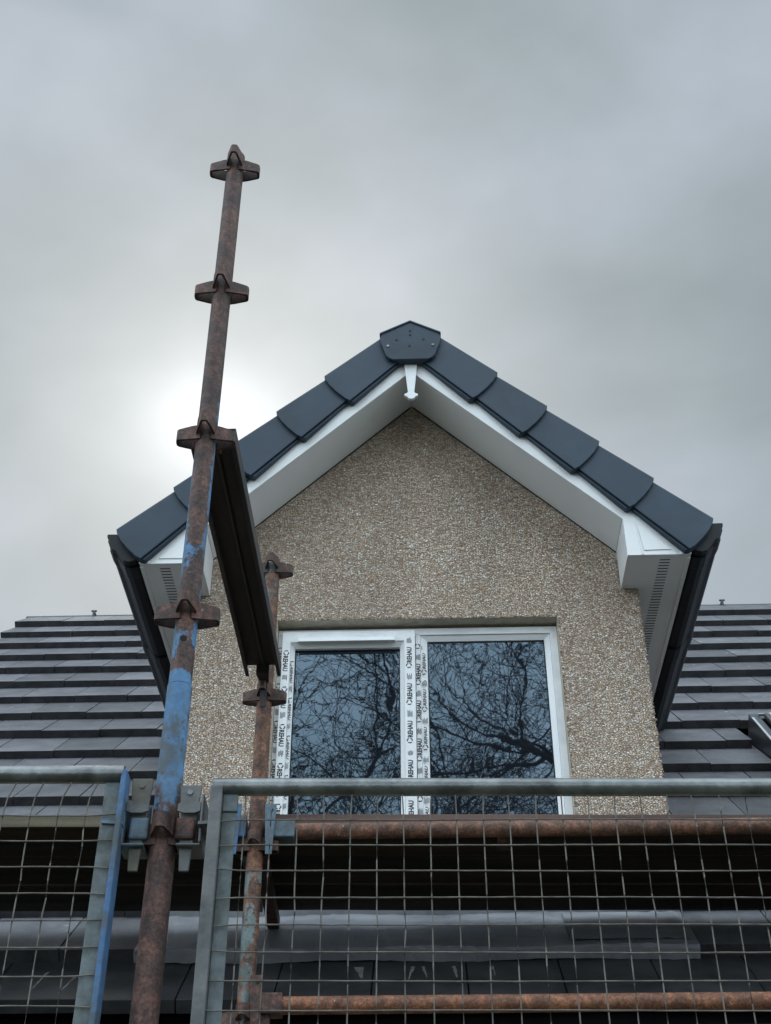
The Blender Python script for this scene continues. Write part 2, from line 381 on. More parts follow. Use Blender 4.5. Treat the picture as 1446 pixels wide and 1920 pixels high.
# -- house body below
bm = bmesh.new()
YF = -0.17
box(bm, -2.80, 6.5, YF, YF + 0.3, 0.0, YF + CR - 0.16)
box(bm, -2.80, 6.5, 7.1, 7.4, 0.0, 3.1)
for x in (-2.80, 6.2):
    prism = [(YF + 0.3, 0.0), (7.1, 0.0), (7.1, 3.1), (3.64, CR + 3.64 - 0.17), (YF + 0.3, CR + YF + 0.3 - 0.17)]
    a = [bm.verts.new((x, p[0], p[1])) for p in prism]; b_ = [bm.verts.new((x + 0.3, p[0], p[1])) for p in prism]
    bm.faces.new(a); bm.faces.new(b_[::-1])
    for i in range(5): bm.faces.new((a[i], a[(i + 1) % 5], b_[(i + 1) % 5], b_[i]))
H('wall', bm, 'roughcast')

# -- main roof, front slope tile by tile
def rp(x, y, off):                                # point over the roof plane
    return (x, y - off * 0.7071, y + CR + off * 0.7071)
GA, W = 0.236, 0.301
bm = bmesh.new()
tone = bm.faces.layers.float.new('tone')
rows = range(-7, 10)
rt = random.Random(11)
XR0, XR1 = -2.905, 6.6
def tile(x0, x1, y, ytop, dz, tn, cut=None):
    if x1 - x0 < 0.02: return
    fo, bo, th = 0.059 + dz, 0.008, 0.047
    pts = [rp(x0, y, fo - th), rp(x1, y, fo - th), rp(x1, ytop, bo - th), rp(x0, ytop, bo - th),
           rp(x0, y, fo), rp(x1, y, fo), rp(x1, ytop, bo), rp(x0, ytop, bo)]
    nf0 = len(bm.faces); hexa(bm, pts); bm.faces.ensure_lookup_table()
    for f in bm.faces[nf0:]:
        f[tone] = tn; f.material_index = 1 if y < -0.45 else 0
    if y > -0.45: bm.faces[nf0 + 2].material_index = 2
for k in rows:
    y = 1.215 + GA * k - (0.10 if k <= -5 else 0.0)
    ytop = min(y + (0.37 if k == -5 else 0.29), 3.62)
    off = 0.0 if k % 2 else W / 2
    off += 0.045
    x = XR0 - W + off
    while x < XR1:
        g = 0.0022
        x0, x1 = max(x + g, XR0), min(x + W - g, XR1)
        jy = rt.uniform(-0.004, 0.004)
        inside = 0.02 < y < 2.45
        jz = rt.uniform(-0.0025, 0.0035)
        tn = rt.random()
        if inside and x1 > -0.95 and x0 < 0.95:
            if x0 < -0.95: tile(x0, -0.95, y + jy, ytop, jz, tn)
            if x1 > 0.95: tile(0.95, x1, y + jy, ytop, jz, tn)
        elif 0.9 < y < 1.40 and x1 > 1.66 and x0 < 2.5:
            if x0 < 1.63: tile(x0, 1.63, y + jy, ytop, jz, tn)
            if x1 > 2.54: tile(2.54, x1, y + jy, ytop, jz, tn)
        else:
            tile(x0, x1, y + jy, ytop, jz, tn)
        x += W
H('roof', bm, 'tile', bevel=0.0018, mats=[M['tile'], M['tile_dark'], M['tile_edge_shade']])
# pale chalk and mortar runs on the dark eaves course
rc_ = random.Random(2)
def mark(pts, wd0, wd1):
    bm = bmesh.new(); n_ = 8; prev = None
    for k in range(n_ + 1):
        t = k / n_; x = pts[0][0] + (pts[1][0] - pts[0][0]) * t + rc_.uniform(-.002, .002); y = pts[0][1] + (pts[1][1] - pts[0][1]) * t
        hw = (wd0 + (wd1 - wd0) * t) / 2 * rc_.uniform(0.6, 1.2)
        o1 = 0.0607 - max(0.0, (y + 0.537)) / 0.29 * 0.051
        cur = [bm.verts.new(rp(x - hw, y, o1)), bm.verts.new(rp(x + hw, y, o1))]
        if prev: bm.faces.new((prev[0], prev[1], cur[1], cur[0]))
        prev = cur
    return H('chalk_mark', bm, 'chalk')
M['chalk'] = simple('pale mortar run', (0.16, 0.16, 0.155), (0.30, 0.30, 0.29), 60, 0.8)
CHALK = [((-1.224, -0.49), (-1.213, -0.37), .004, .010), ((-1.128, -0.50), (-1.111, -0.40), .004, .009), ((-0.20, -0.36), (-0.185, -0.43), .030, .006), ((-0.022, -0.36), (-0.038, -0.44), .014, .004), ((0.010, -0.36), (0.021, -0.43), .012, .004), ((0.11, -0.36), (0.119, -0.43), .014, .004), ((0.235, -0.36), (0.24, -0.42), .008, .003)]
for a_, b_, w0, w1 in CHALK: mark((a_, b_), w0, w1)
# roof deck below the tiles, back slope, dark fascia at the eaves
bm = bmesh.new()
def slab(x0, x1, ya, yb, o0, o1):
    hexa(bm, [rp(x0, ya, o0), rp(x1, ya, o0), rp(x1, yb, o0), rp(x0, yb, o0), rp(x0, ya, o1), rp(x1, ya, o1), rp(x1, yb, o1), rp(x0, yb, o1)])
slab(-2.88, -0.95, -0.50, 3.60, -0.12, -0.030)
slab(0.95, 6.58, -0.50, 3.60, -0.12, -0.030)
slab(-0.949, 0.949, -0.50, -0.01, -0.12, -0.030)
slab(-0.949, 0.949, 2.5, 3.60, -0.12, -0.030)
H('roof_underlay', bm, 'dark')
bm = bmesh.new()
zr = CR + 3.595
hexa(bm, [(-2.9, 3.66, zr - .1), (6.6, 3.66, zr - .1), (6.6, 7.7, zr - 4.14), (-2.9, 7.7, zr - 4.14), (-2.9, 3.66, zr), (6.6, 3.66, zr), (6.6, 7.7, zr - 4.04), (-2.9, 7.7, zr - 4.04)])
H('back_roof', bm, 'tile')
# ridge with its clips
bm = bmesh.new()
x = -2.93
while x < 6.6:
    x1 = min(x + 1.5, 6.62)
    tube(bm, (x, 3.635, zr - 0.012), (x1 - 0.004, 3.635, zr - 0.012), 0.052, 18)
    x += 1.5
rg = H('ridge', bm, 'ridge', smooth=True)
for x in (-2.42, 2.255):
    bm = bmesh.new()
    box(bm, x - 0.010, x + 0.010, 3.58, 3.69, zr + 0.030, zr + 0.042)
    box(bm, x - 0.008, x + 0.008, 3.572, 3.58, zr - 0.05, zr + 0.046)
    box(bm, x - 0.020, x + 0.020, 3.572, 3.586, zr + 0.046, zr + 0.053)
    H('ridge_clip', bm, 'ridge', parent=rg)
# eaves gutter of the main roof
def half_round(bm, x0, x1, yc, zc, r):
    pts = [(yc - r * math.cos(a), zc - r * math.sin(a)) for a in [math.pi * i / 12 for i in range(13)]]
    inn = [(yc - (r - .004) * math.cos(a), zc - (r - .004) * math.sin(a)) for a in [math.pi * i / 12 for i in range(13)]]
    poly = pts + inn[::-1]
    A = [bm.verts.new((x0, *p)) for p in poly]; B = [bm.verts.new((x1, *p)) for p in poly]
    n = len(poly)
    for i in range(n): bm.faces.new((A[i], A[(i + 1) % n], B[(i + 1) % n], B[i]))
    for i in range(12):
        bm.faces.new((A[i], A[i + 1], A[n - 2 - i], A[n - 1 - i])); bm.faces.new((B[i], B[i + 1], B[n - 2 - i], B[n - 1 - i]))
bm = bmesh.new(); half_round(bm, -2.95, 6.62, -0.620, -0.60 + CR - 0.045, 0.058)
H('eaves_gutter', bm, 'gutter', smooth=True)
bm = bmesh.new()
box(bm, -2.90, 6.60, -0.560, -0.540, -0.55 + CR - 0.20, -0.55 + CR - 0.03)
box(bm, -2.90, 6.60, -0.540, YF, -0.55 + CR - 0.20, -0.55 + CR - 0.185)
H('eaves_fascia', bm, 'dark')

# -- lead apron below the dormer
bm = bmesh.new()
prof = [(-0.002, CR + 0.20), (-0.004, CR + 0.105)] + [rp(0, v_, o_)[1:] for v_, o_ in ((-0.02, 0.070), (-0.078, 0.068), (-0.086, 0.030), (-0.13, 0.034), (-0.20, 0.048), (-0.27, 0.061), (-0.318, 0.068), (-0.326, 0.062), (-0.328, 0.026))]
nx = 90; rl = random.Random(5)
cols_ = []
for i in range(nx + 1):
    x = -0.945 + 1.86 * i / nx
    cols_.append([bm.verts.new((x, y - rl.uniform(0, .003) * (j > 1), z + 0.004 * math.sin(x * 9 + j) * (j > 1) + rl.uniform(-.0018, .0018))) for j, (y, z) in enumerate(prof)])
for i in range(nx):
    for j in range(len(prof) - 1): bm.faces.new((cols_[i][j], cols_[i + 1][j], cols_[i + 1][j + 1], cols_[i][j + 1]))
o = H('lead_flashing', bm, 'lead')
md = o.modifiers.new('s', 'SOLIDIFY'); md.thickness = 0.004
bm = bmesh.new()     # second lead sheet lapped over the first at the right end
cols_ = []
prof2 = [rp(0, v_, o_)[1:] for v_, o_ in ((-0.10, 0.036), (-0.20, 0.053), (-0.295, 0.070))]
for i in range(21):
    x = 0.50 + 0.40 * i / 20
    cols_.append([bm.verts.new((x, y - 0.002, z + 0.003 + rl.uniform(-.004, .004) * (i > 13))) for y, z in prof2])
for i in range(20):
    for j in range(2): bm.faces.new((cols_[i][j], cols_[i + 1][j], cols_[i + 1][j + 1], cols_[i][j + 1]))
o2 = H('lead_lap', bm, 'lead', parent=o, smooth=True)
# soakers where the cheeks meet the tiles
for sx in (-1, 1):
    bm = bmesh.new()
    hexa(bm, [rp(sx * 0.946, 0.0, 0.02), rp(sx * 1.0, 0.0, 0.02), rp(sx * 1.0, 2.6, 0.02), rp(sx * 0.946, 2.6, 0.02),
              rp(sx * 0.946, 0.0, 0.050), rp(sx * 1.0, 0.0, 0.026), rp(sx * 1.0, 2.6, 0.026), rp(sx * 0.946, 2.6, 0.050)])
    H('lead_soaker', bm, 'lead')

# -- dormer roof: stepped tile courses each side
YV = -0.25                                          # plane of the bargeboards
TOP = 4.524 + E                                      # verge top line: z = TOP - |x|
EV = [0.11, 0.393, 0.602, 0.812, 1.022, 1.240]
bm = bmesh.new()
for sx in (-1, 1):
    xs = [0.02] + EV[1:]
    for i in range(5):
        xa, xb = xs[i], xs[i + 1] + 0.008
        poly = [(xa, TOP - 0.055 - xa), (xb, TOP - 0.012 - xb), (xb - 0.022, TOP - 0.012 - xb - 0.022), (xa - 0.01, TOP - 0.11 - xa)]
        prism_y(bm, [(sx * p[0], p[1]) for p in poly], YV - 0.005, 2.72)
H('dormer_roof', bm, 'tile', bevel=0.002)
bm = bmesh.new()
y = YV + 0.02
while y < 2.75:
    y1 = min(y + 0.45, 2.8)
    prism_y(bm, [(0, TOP - 0.063), (0.14, TOP - 0.165), (0.134, TOP - 0.185), (0, TOP - 0.09), (-0.134, TOP - 0.185), (-0.14, TOP - 0.165)], y + 0.003, y1)
    y = y1
H('ridge_tile', bm, 'verge')

# -- verge units
Q = 0.70711
def verge_unit(sx, i):
    xa, xb = EV[i], EV[i + 1]
    a0 = 0.0; L_ = (xb - xa) * math.sqrt(2)
    prof = [(0, 0.010), (L_ - 0.006, 0), (L_ + 0.002, 0.004), (L_ + 0.010, 0.020), (L_ + 0.021, 0.060), (L_ + 0.027, 0.110), (L_ + 0.028, 0.165), (L_ + 0.022, 0.190), (0, 0.166)]
    poly = []
    for a, p in prof: poly.append((sx * (xa + a * Q - p * Q), TOP - xa - a * Q - p * Q))
    y0 = lambda x, z: YV - 0.026 - 0.015 * ((abs(x) - (z - TOP)) * Q - xa * 2 * Q) / L_
    bm = bmesh.new()
    prism_y(bm, poly, y0, YV - 0.004)
    # return flange below and cap over the tile edge above
    fl = [(0, 0.1662), (L_ + 0.021, 0.1902), (L_ + 0.012, 0.202), (0, 0.176)]
    poly = [(sx * (xa + a * Q - p * Q), TOP - xa - a * Q - p * Q) for a, p in fl]
    prism_y(bm, poly, lambda x, z: y0(x, z) + 0.010, YV - 0.003)
    fl = [(0, 0.006), (L_ - 0.002, -0.004), (L_ - 0.002, 0.006), (0, 0.016)]
    poly = [(sx * (xa + a * Q - p * Q), TOP - xa - a * Q - p * Q) for a, p in fl]
    prism_y(bm, poly, lambda x, z: y0(x, z) + 0.002, YV + 0.06)
    return H('verge_unit', bm, 'verge', bevel=0.003)
for sx in (1, -1):
    for i in range(5): verge_unit(sx, i)

# block end ridge cap
bm = bmesh.new()
cap = [(0, 4.495), (0.128, 4.423), (0.136, 4.414), (0.139, 4.390), (0.137, 4.365), (0.112, 4.280), (0.098, 4.262), (0.080, 4.252)]
cap = [(x, z - 0.036) for x, z in cap]
poly = [(x, z + E) for x, z in cap] + [(-x, z + E) for x, z in cap[:0:-1]]
prism_y(bm, poly, YV - 0.052, YV - 0.005)
top = [(0, 4.500), (0.142, 4.421), (0.142, 4.408), (0, 4.488), (-0.142, 4.408), (-0.142, 4.421)]
prism_y(bm, [(x, z + E - 0.036) for x, z in top], YV - 0.058, YV + 0.30)
rc = H('ridge_cap', bm, 'verge', bevel=0.004)
def pc(px, py): return ((px - 695) / 3.286 * 0.00252, 4.459 + E - (py - 92) / 3.286 * 0.0035)
for q in ((695, 150), (695, 175), (612, 203), (775, 203), (690, 240)):
    bm = bmesh.new(); x, z = pc(*q); tube(bm, (x, YV - 0.0535, z), (x, YV - 0.0515, z), 0.0062, 12)
    H('vent_hole', bm, 'gutter', parent=rc)
for q in ((560, 240), (830, 238)):
    bm = bmesh.new(); x, z = pc(*q); tube(bm, (x, YV - 0.056, z), (x, YV - 0.0515, z), 0.0065, 12)
    H('screw_head', bm, 'galv', parent=rc)

# -- bargeboards, soffits, box ends (white plastic)
LOW = 4.188 + E                                     # lower edge line of the bargeboard: z = LOW - 0.99|x|
BX0, BX1, BZ = 0.875, 1.133, 3.136 + E
for sx in (-1, 1):
    bm = bmesh.new()
    poly = [(0.0005, LOW), (BX0, LOW - 0.99 * BX0), (BX0, BZ + 0.0), (0.935, BZ), (0.935, LOW - 0.99 * BX0 + 0.09), (0.0005, LOW + 0.17)]
    poly = [(0.0005, LOW), (BX0, LOW - 0.99 * BX0), (BX0, BZ), (BX1, BZ), (BX1, TOP - 0.20 - BX1), (0.0005, TOP - 0.19)]
    prism_y(bm, [(sx * x, z) for x, z in poly], YV, YV + 0.018)
    bb = H('bargeboard', bm, 'upvc', bevel=0.0015)
    # trims on the box end: upright cover strip and a raised triangular panel, corner strip
    bm = bmesh.new()
    zt = LOW - 0.99 * BX0
    prism_y(bm, [(sx * x, z) for x, z in [(0.935, BZ + 0.002), (0.941, BZ + 0.002), (0.928, zt - 0.025), (0.922, zt - 0.020)]], YV - 0.003, YV - 0.0002)
    prism_y(bm, [(sx * x, z) for x, z in [(0.945, BZ + 0.022), (1.055, BZ + 0.024), (0.930, BZ + 0.145)]], YV - 0.004, YV - 0.0002)
    prism_y(bm, [(sx * x, z) for x, z in [(BX1 - 0.040, BZ), (BX1 + 0.002, BZ), (BX1 + 0.002, BZ + 0.045), (BX1 - 0.040, BZ + 0.085)]], YV - 0.004, YV - 0.0003)
    H('cover_trim', bm, 'upvc', parent=bb, bevel=0.001)
    for t in (0.18, 0.42, 0.66):
        bm = bmesh.new(); x = sx * (t + 0.02); z = LOW + 0.085 - 0.99 * (t + 0.02) - 0.02
        tube(bm, (x, YV - 0.003, z), (x, YV - 0.0002, z), 0.005, 10); H('nail_head', bm, 'upvc', parent=bb)
    # sloping soffit between bargeboard and wall
    bm = bmesh.new()
    poly = [(0.0005, LOW + 0.008), (BX0 - 0.0015, LOW + 0.008 - 0.99 * BX0), (BX0 - 0.0015, LOW + 0.018 - 0.99 * BX0), (0.0005, LOW + 0.018)]
    prism_y(bm, [(sx * x, z) for x, z in poly], YV + 0.019, 0.05)
    # inner cheek of the box
    prism_y(bm, [(sx * x, z) for x, z in [(BX0, BZ + 0.001), (BX0 + 0.010, BZ + 0.001), (BX0 + 0.010, zt + 0.01), (BX0, zt + 0.01)]], YV + 0.019, -0.003)
    H('verge_soffit', bm, 'upvc')
    bm = bmesh.new()                                # dark strip painted in as the shadow where soffit meets wall
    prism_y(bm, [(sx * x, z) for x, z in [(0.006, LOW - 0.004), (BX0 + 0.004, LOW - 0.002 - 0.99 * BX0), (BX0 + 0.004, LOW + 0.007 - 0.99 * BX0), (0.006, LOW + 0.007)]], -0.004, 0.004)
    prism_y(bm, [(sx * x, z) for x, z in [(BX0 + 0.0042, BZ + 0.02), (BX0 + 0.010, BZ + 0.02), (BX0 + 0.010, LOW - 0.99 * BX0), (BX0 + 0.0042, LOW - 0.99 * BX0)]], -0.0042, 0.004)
    H('soffit_shadow_strip', bm, 'dark')
    # level soffit under the eaves, running back to the main roof
    bm = bmesh.new()
    box(bm, min(sx * (BX0 + 0.0105), sx * (BX1 - 0.016)), max(sx * (BX0 + 0.0105), sx * (BX1 - 0.016)), YV + 0.019, -0.003, BZ + 0.001, BZ + 0.011)
    box(bm, min(sx * (HW + 0.001), sx * (BX1 - 0.016)), max(sx * (HW + 0.001), sx * (BX1 - 0.016)), -0.003, 1.45, BZ + 0.0012, BZ + 0.0112)
    sf = H('eaves_soffit', bm, 'upvc')
    bm = bmesh.new()
    y = YV + 0.035
    while y < 1.3:
        box(bm, sx * 1.0325 - 0.0215, sx * 1.0325 + 0.0215, y, y + 0.0062, BZ + 0.0004, BZ + 0.0010)
        y += 0.0212
    H('soffit_vent', bm, 'vent', parent=sf)
    # eaves fascia
    bm = bmesh.new()
    x0, x1 = sorted((sx * (BX1 - 0.016), sx * BX1))
    box(bm, x0, x1, YV + 0.0185, 1.50, BZ - 0.006, BZ + 0.17)
    H('eaves_board', bm, 'upvc', bevel=0.001)
    # ogee gutter with stop end, unions and downhill end
    og = [(1.136, 3.300), (1.136, 3.190), (1.150, 3.166), (1.178, 3.158), (1.200, 3.166), (1.222, 3.196), (1.236, 3.214), (1.256, 3.226), (1.268, 3.246), (1.272, 3.276), (1.282, 3.290), (1.282, 3.302), (1.270, 3.302)]
    og = [(x, z - 0.018) for x, z in og]
    bm = bmesh.new()
    inner = [(1.262, 3.262), (1.246, 3.218), (1.226, 3.208), (1.206, 3.178), (1.178, 3.148), (1.144, 3.178), (1.142, 3.282)]
    prism_y(bm, [(sx * x, z + E) for x, z in og + inner], YV - 0.006, 1.62)
    prism_y(bm, [(sx * x, z + E) for x, z in og], YV - 0.010, YV - 0.0062)
    gt = H('gutter', bm, 'gutter', smooth=False, bevel=0.002)
    cx_, cz_ = 1.205, 3.235
    for ya, yb in ((YV + 0.03, YV + 0.105), (0.50, 0.60)):
        bm = bmesh.new()
        big_ = [(cx_ + (x - cx_) * 1.07 + (0.002 if x < 1.15 else 0), cz_ + (z - cz_) * 1.10 if z < 3.27 else z + 0.004) for x, z in og]
        prism_y(bm, [(sx * max(x, 1.1345), z + E) for x, z in big_], ya, yb)
        H('gutter_union', bm, 'gutter', parent=gt, bevel=0.003)

# finial spear
bm = bmesh.new()
half = [(0.031, LOW + 0.05), (0.0155, 4.062 + E), (0.0135, 4.050 + E), (0.020, 4.040 + E), (0.031, 4.036 + E), (0.030, 4.027 + E), (0.018, 4.020 + E), (0.012, 4.010 + E), (0.0, 4.006 + E)]
poly = half + [(-x, z) for x, z in half[-2::-1]]
prism_y(bm, poly, YV - 0.016, YV - 0.0005)
H('finial', bm, 'upvc', bevel=0.0012)

# -- window
YFm, YS, YG = 0.052, 0.034, 0.074
win_bm = bmesh.new()
def rframe(bm, x0, x1, z0, z1, wl, wr, wb, wt, ya, yb, bev=0.0):
    """mitred rectangular frame; the inner edge falls back by bev"""
    o_ = [(x0, z0), (x1, z0), (x1, z1), (x0, z1)]
    i_ = [(x0 + wl, z0 + wb), (x1 - wr, z0 + wb), (x1 - wr, z1 - wt), (x0 + wl, z1 - wt)]
    of = [bm.verts.new((p[0], ya, p[1])) for p in o_]; inf = [bm.verts.new((p[0], ya + bev, p[1])) for p in i_]
    ob = [bm.verts.new((p[0], yb, p[1])) for p in o_]; ib = [bm.verts.new((p[0], yb, p[1])) for p in i_]
    for k in range(4):
        j = (k + 1) % 4
        bm.faces.new((of[k], of[j], inf[j], inf[k])); bm.faces.new((ob[j], ob[k], ib[k], ib[j]))
        bm.faces.new((of[j], of[k], ob[k], ob[j])); bm.faces.new((inf[k], inf[j], ib[j], ib[k]))
FX0, FX1, FZ0, FZ1 = -0.577, 0.5935, 1.935 + E, 2.990 + E
# outer frame with mullion
rframe(win_bm, FX0, FX1, FZ0, FZ1, 0.028, 0.030, 0.05, 0.032, YFm, 0.125)
box(win_bm, 0.000, 0.0195, YFm + 0.0004, 0.125, FZ0 + 0.0505, FZ1 - 0.0325)
window = H('window', win_bm, 'film', bevel=0.0015)
def bead(bm, x0, x1, z0, z1, w, ya, yb):            # stepped glazing bead with a sloping face
    rframe(bm, x0, x1, z0, z1, w, w, w, w, ya, yb, bev=0.010)
# right light: bead and glass
bm = bmesh.new(); rframe(bm, 0.020, FX1 - 0.0305, FZ0 + 0.051, FZ1 - 0.033, 0.030, 0.024, 0.03, 0.022, YFm + 0.006, 0.09, 0.014)
H('glazing_bead', bm, 'upvc', parent=window, bevel=0.001)
bm = bmesh.new(); box(bm, 0.048, FX1 - 0.053, YG, YG + 0.022, FZ0 + 0.08, FZ1 - 0.054)
H('pane', bm, 'glass', parent=window)
bm = bmesh.new(); rframe(bm, 0.0495, FX1 - 0.0545, FZ0 + 0.081, FZ1 - 0.055, 0.004, 0.004, 0.004, 0.006, YG - 0.003, YG - 0.0004)
H('gasket', bm, 'gutter', parent=window)
# left opening sash
SX0, SX1, SZ0, SZ1 = -0.558, -0.002, 1.962 + E, 2.972 + E
bm = bmesh.new(); rframe(bm, SX0, SX1, SZ0, SZ1, 0.036, 0.046, 0.05, 0.052, YS, 0.10)
sash = H('sash', bm, 'film', parent=window, bevel=0.0025)
bm = bmesh.new(); rframe(bm, SX0 + 0.0365, SX1 - 0.0465, SZ0 + 0.0505, SZ1 - 0.0525, 0.017, 0.017, 0.02, 0.020, YS + 0.005, 0.088, 0.014)
H('glazing_bead', bm, 'upvc', parent=window, bevel=0.001)
bm = bmesh.new(); box(bm, SX0 + 0.050, SX1 - 0.060, YG - 0.004, YG + 0.018, SZ0 + 0.067, SZ1 - 0.069)
o = H('pane', bm, 'glass', parent=window); 
bm = bmesh.new(); rframe(bm, SX0 + 0.0535, SX1 - 0.0635, SZ0 + 0.0705, SZ1 - 0.0725, 0.004, 0.004, 0.004, 0.006, YG - 0.007, YG - 0.0044)
H('gasket', bm, 'gutter', parent=window)
# trickle vent canopy over the sash
bm = bmesh.new()
zc = 2.925 + E
prof = [(YS - 0.0005, zc + 0.012), (YS - 0.018, zc + 0.004), (YS - 0.020, zc - 0.012), (YS - 0.016, zc - 0.013), (YS - 0.0005, zc - 0.004)]
a = [bm.verts.new((-0.490, *p)) for p in prof]; b_ = [bm.verts.new((-0.088, *p)) for p in prof]
bm.faces.new(a); bm.faces.new(b_[::-1])
for i in range(5): bm.faces.new((a[i], a[(i + 1) % 5], b_[(i + 1) % 5], b_[i]))
for x in (-0.4935, -0.0885): box(bm, x, x + 0.004, YS - 0.021, YS - 0.0005, zc - 0.015, zc + 0.013)
H('trickle_vent', bm, 'upvc', parent=window, bevel=0.001)
# film print: ring mark, word, four short lines, repeating along each strip
cu = bpy.data.curves.new('word', 'FONT'); cu.body = 'REHAU'; cu.offset = 0.045; cu.resolution_u = 2
cu.space_character = 1.0
to = bpy.data.objects.new('word', cu); col.objects.link(to)
bpy.context.view_layer.update()
wm = bpy.data.meshes.new_from_object(to.evaluated_get(bpy.context.evaluated_depsgraph_get()))
bpy.data.objects.remove(to)
xs_ = [v.co.x for v in wm.vertices]; ys_ = [v.co.y for v in wm.vertices]
wx0, wx1, wy0, wy1 = min(xs_), max(xs_), min(ys_), max(ys_)
WV = [((v.co.x - wx0) / (wx1 - wx0), (v.co.y - wy0) / (wy1 - wy0)) for v in wm.vertices]
WF = [list(p.vertices) for p in wm.polygons]
def put(bmx, pts, faces, x, z, d, y, xl, xh):
    """d=+1 reads upwards, -1 downwards; pts are (along, across)"""
    vs = []
    for a, c in pts:
        px = x + (-c if d > 0 else c); pz = z + (a if d > 0 else -a)
        vs.append((min(max(px, xl), xh), y, pz))
    bv = [bmx.verts.new(p) for p in vs]
    for f in faces:
        try: bmx.faces.new([bv[i] for i in f])
        except ValueError: pass
def ring(bmx, x, z, d, y, r, xl, xh):
    for a0, a1 in ((20, 110), (140, 230), (260, 350)):
        for k in range(5):
            t0 = R(a0 + (a1 - a0) * k / 5); t1 = R(a0 + (a1 - a0) * (k + 1) / 5)
            r0 = r * (0.58 + 0.06 * k / 5)
            put(bmx, [(r0 * math.cos(t0), r0 * math.sin(t0)), (r * math.cos(t0), r * math.sin(t0)), (r * math.cos(t1), r * math.sin(t1)), (r0 * math.cos(t1), r0 * math.sin(t1))], [(0, 1, 2, 3)], x, z, d, y, xl, xh)
def strip(x, z_start, z_end, d, y, phase, h=0.018, pitch=0.172, xl=-9, xh=9, skew=0.0):
    z = z_start + phase * (1 if d > 0 else -1)
    Lw = 0.074
    while (z < z_end if d > 0 else z > z_end):
        ok = lambda a: (min(z_start, z_end) < z + a * d < max(z_start, z_end))
        bm = bmesh.new()
        if ok(-0.012) and ok(0.01): ring(bm, x - d * 0.002, z - 0.008 * d, d, y, 0.0125, xl, xh); H('ring_mark', bm, 'print', parent=window); bm = bmesh.new()
        if ok(0.006) and ok(0.006 + Lw):
            put(bm, [(0.006 + a * Lw + skew * c, (c - 0.5) * h) for a, c in WV], WF, x, z, d, y, xl, xh); H('printed_word', bm, 'print', parent=window); bm = bmesh.new()
        for k in range(5):
            c = (k - 2) * 0.0042; a0 = 0.096 + rl.uniform(0, 0.006); a1 = 0.124 + rl.uniform(-0.008, 0.004)
            if ok(a0) and ok(a1): put(bm, [(a0, c - 0.0014), (a1, c - 0.0014), (a1, c + 0.0014), (a0, c + 0.0014)], [(0, 1, 2, 3)], x, z, d, y, xl, xh)
        if len(bm.faces): H('small_print', bm, 'print_grey', parent=window)
        z += pitch * d
TZ, BZ_ = 2.962 + E, 1.965 + E
strip(-0.5685, TZ, BZ_, -1, YFm - 0.0004, 0.075, h=0.015, xl=-0.5755, xh=-0.5595)      # outer frame, left
strip(-0.5405, TZ, BZ_, -1, YS - 0.0004, 0.100, h=0.021, xl=-0.5545, xh=-0.524)       # sash stile, left
strip(-0.0265, BZ_, TZ - 0.02, 1, YS - 0.0004, 0.155, h=0.021, xl=-0.046, xh=-0.005)   # sash stile, right
strip(0.0105, BZ_, TZ, 1, YFm - 0.0002, 0.085, h=0.0185, xl=0.0005, xh=0.019)           # mullion
# bead strips: sloping face, sampled half way down
strip(-0.5135, TZ - 0.12, BZ_ + 0.08, -1, YS + 0.0035, 0.03, h=0.011, skew=0.006, xl=-0.5208, xh=-0.5065)
strip(0.0345, BZ_ + 0.09, TZ - 0.05, 1, YFm + 0.004, 0.045, h=0.013, skew=0.005, xl=0.0225, xh=0.0465)
# sill
bm = bmesh.new(); box(bm, WX0 + 0.001, WX1 - 0.001, -0.04, YFm - 0.001, WZ0 - 0.03, WZ0 + 0.004)
H('sill', bm, 'upvc', bevel=0.002)

# -- roof window at the right
bm = bmesh.new()
def rbox(bm, x0, x1, y0, y1, o0, o1, mi=0):
    hexa(bm, [rp(x0, y0, o0), rp(x1, y0, o0), rp(x1, y1, o0), rp(x0, y1, o0), rp(x0, y0, o1), rp(x1, y0, o1), rp(x1, y1, o1), rp(x0, y1, o1)], mi)
sy0, sy1 = 0.65, 1.36
rbox(bm, 1.6600, 1.7050, sy0, sy1, -0.02, 0.13); rbox(bm, 2.4650, 2.5100, sy0, sy1, -0.02, 0.13)
rbox(bm, 1.7055, 2.4645, sy0, sy0 + 0.04, -0.02, 0.13); rbox(bm, 1.7055, 2.4645, sy1 - 0.035, sy1, -0.02, 0.12)
rbox(bm, 1.7200, 1.7400, sy0 + 0.041, sy1 - 0.05, 0.13, 0.155); rbox(bm, 2.4300, 2.4500, sy0 + 0.041, sy1 - 0.05, 0.13, 0.155)
skl = H('roof_window', bm, 'skyframe', bevel=0.003)
bm = bmesh.new()
rbox(bm, 1.6580, 1.6700, sy0, sy1 - 0.05, 0.1305, 0.134); rbox(bm, 1.7000, 2.4650, sy1 - 0.03, sy1 - 0.022, 0.1305, 0.142); rbox(bm, 1.7450, 2.4250, sy1 - 0.06, sy1 - 0.05, 0.15, 0.158)
rbox(bm, 1.7405, 1.7490, sy0 + 0.041, sy1 - 0.06, 0.150, 0.158)
H('metal_edge', bm, 'alu', parent=skl)
bm = bmesh.new(); rbox(bm, 1.7410, 2.4290, sy0 + 0.045, sy1 - 0.062, 0.118, 0.130)
H('pane', bm, 'glass', parent=skl)

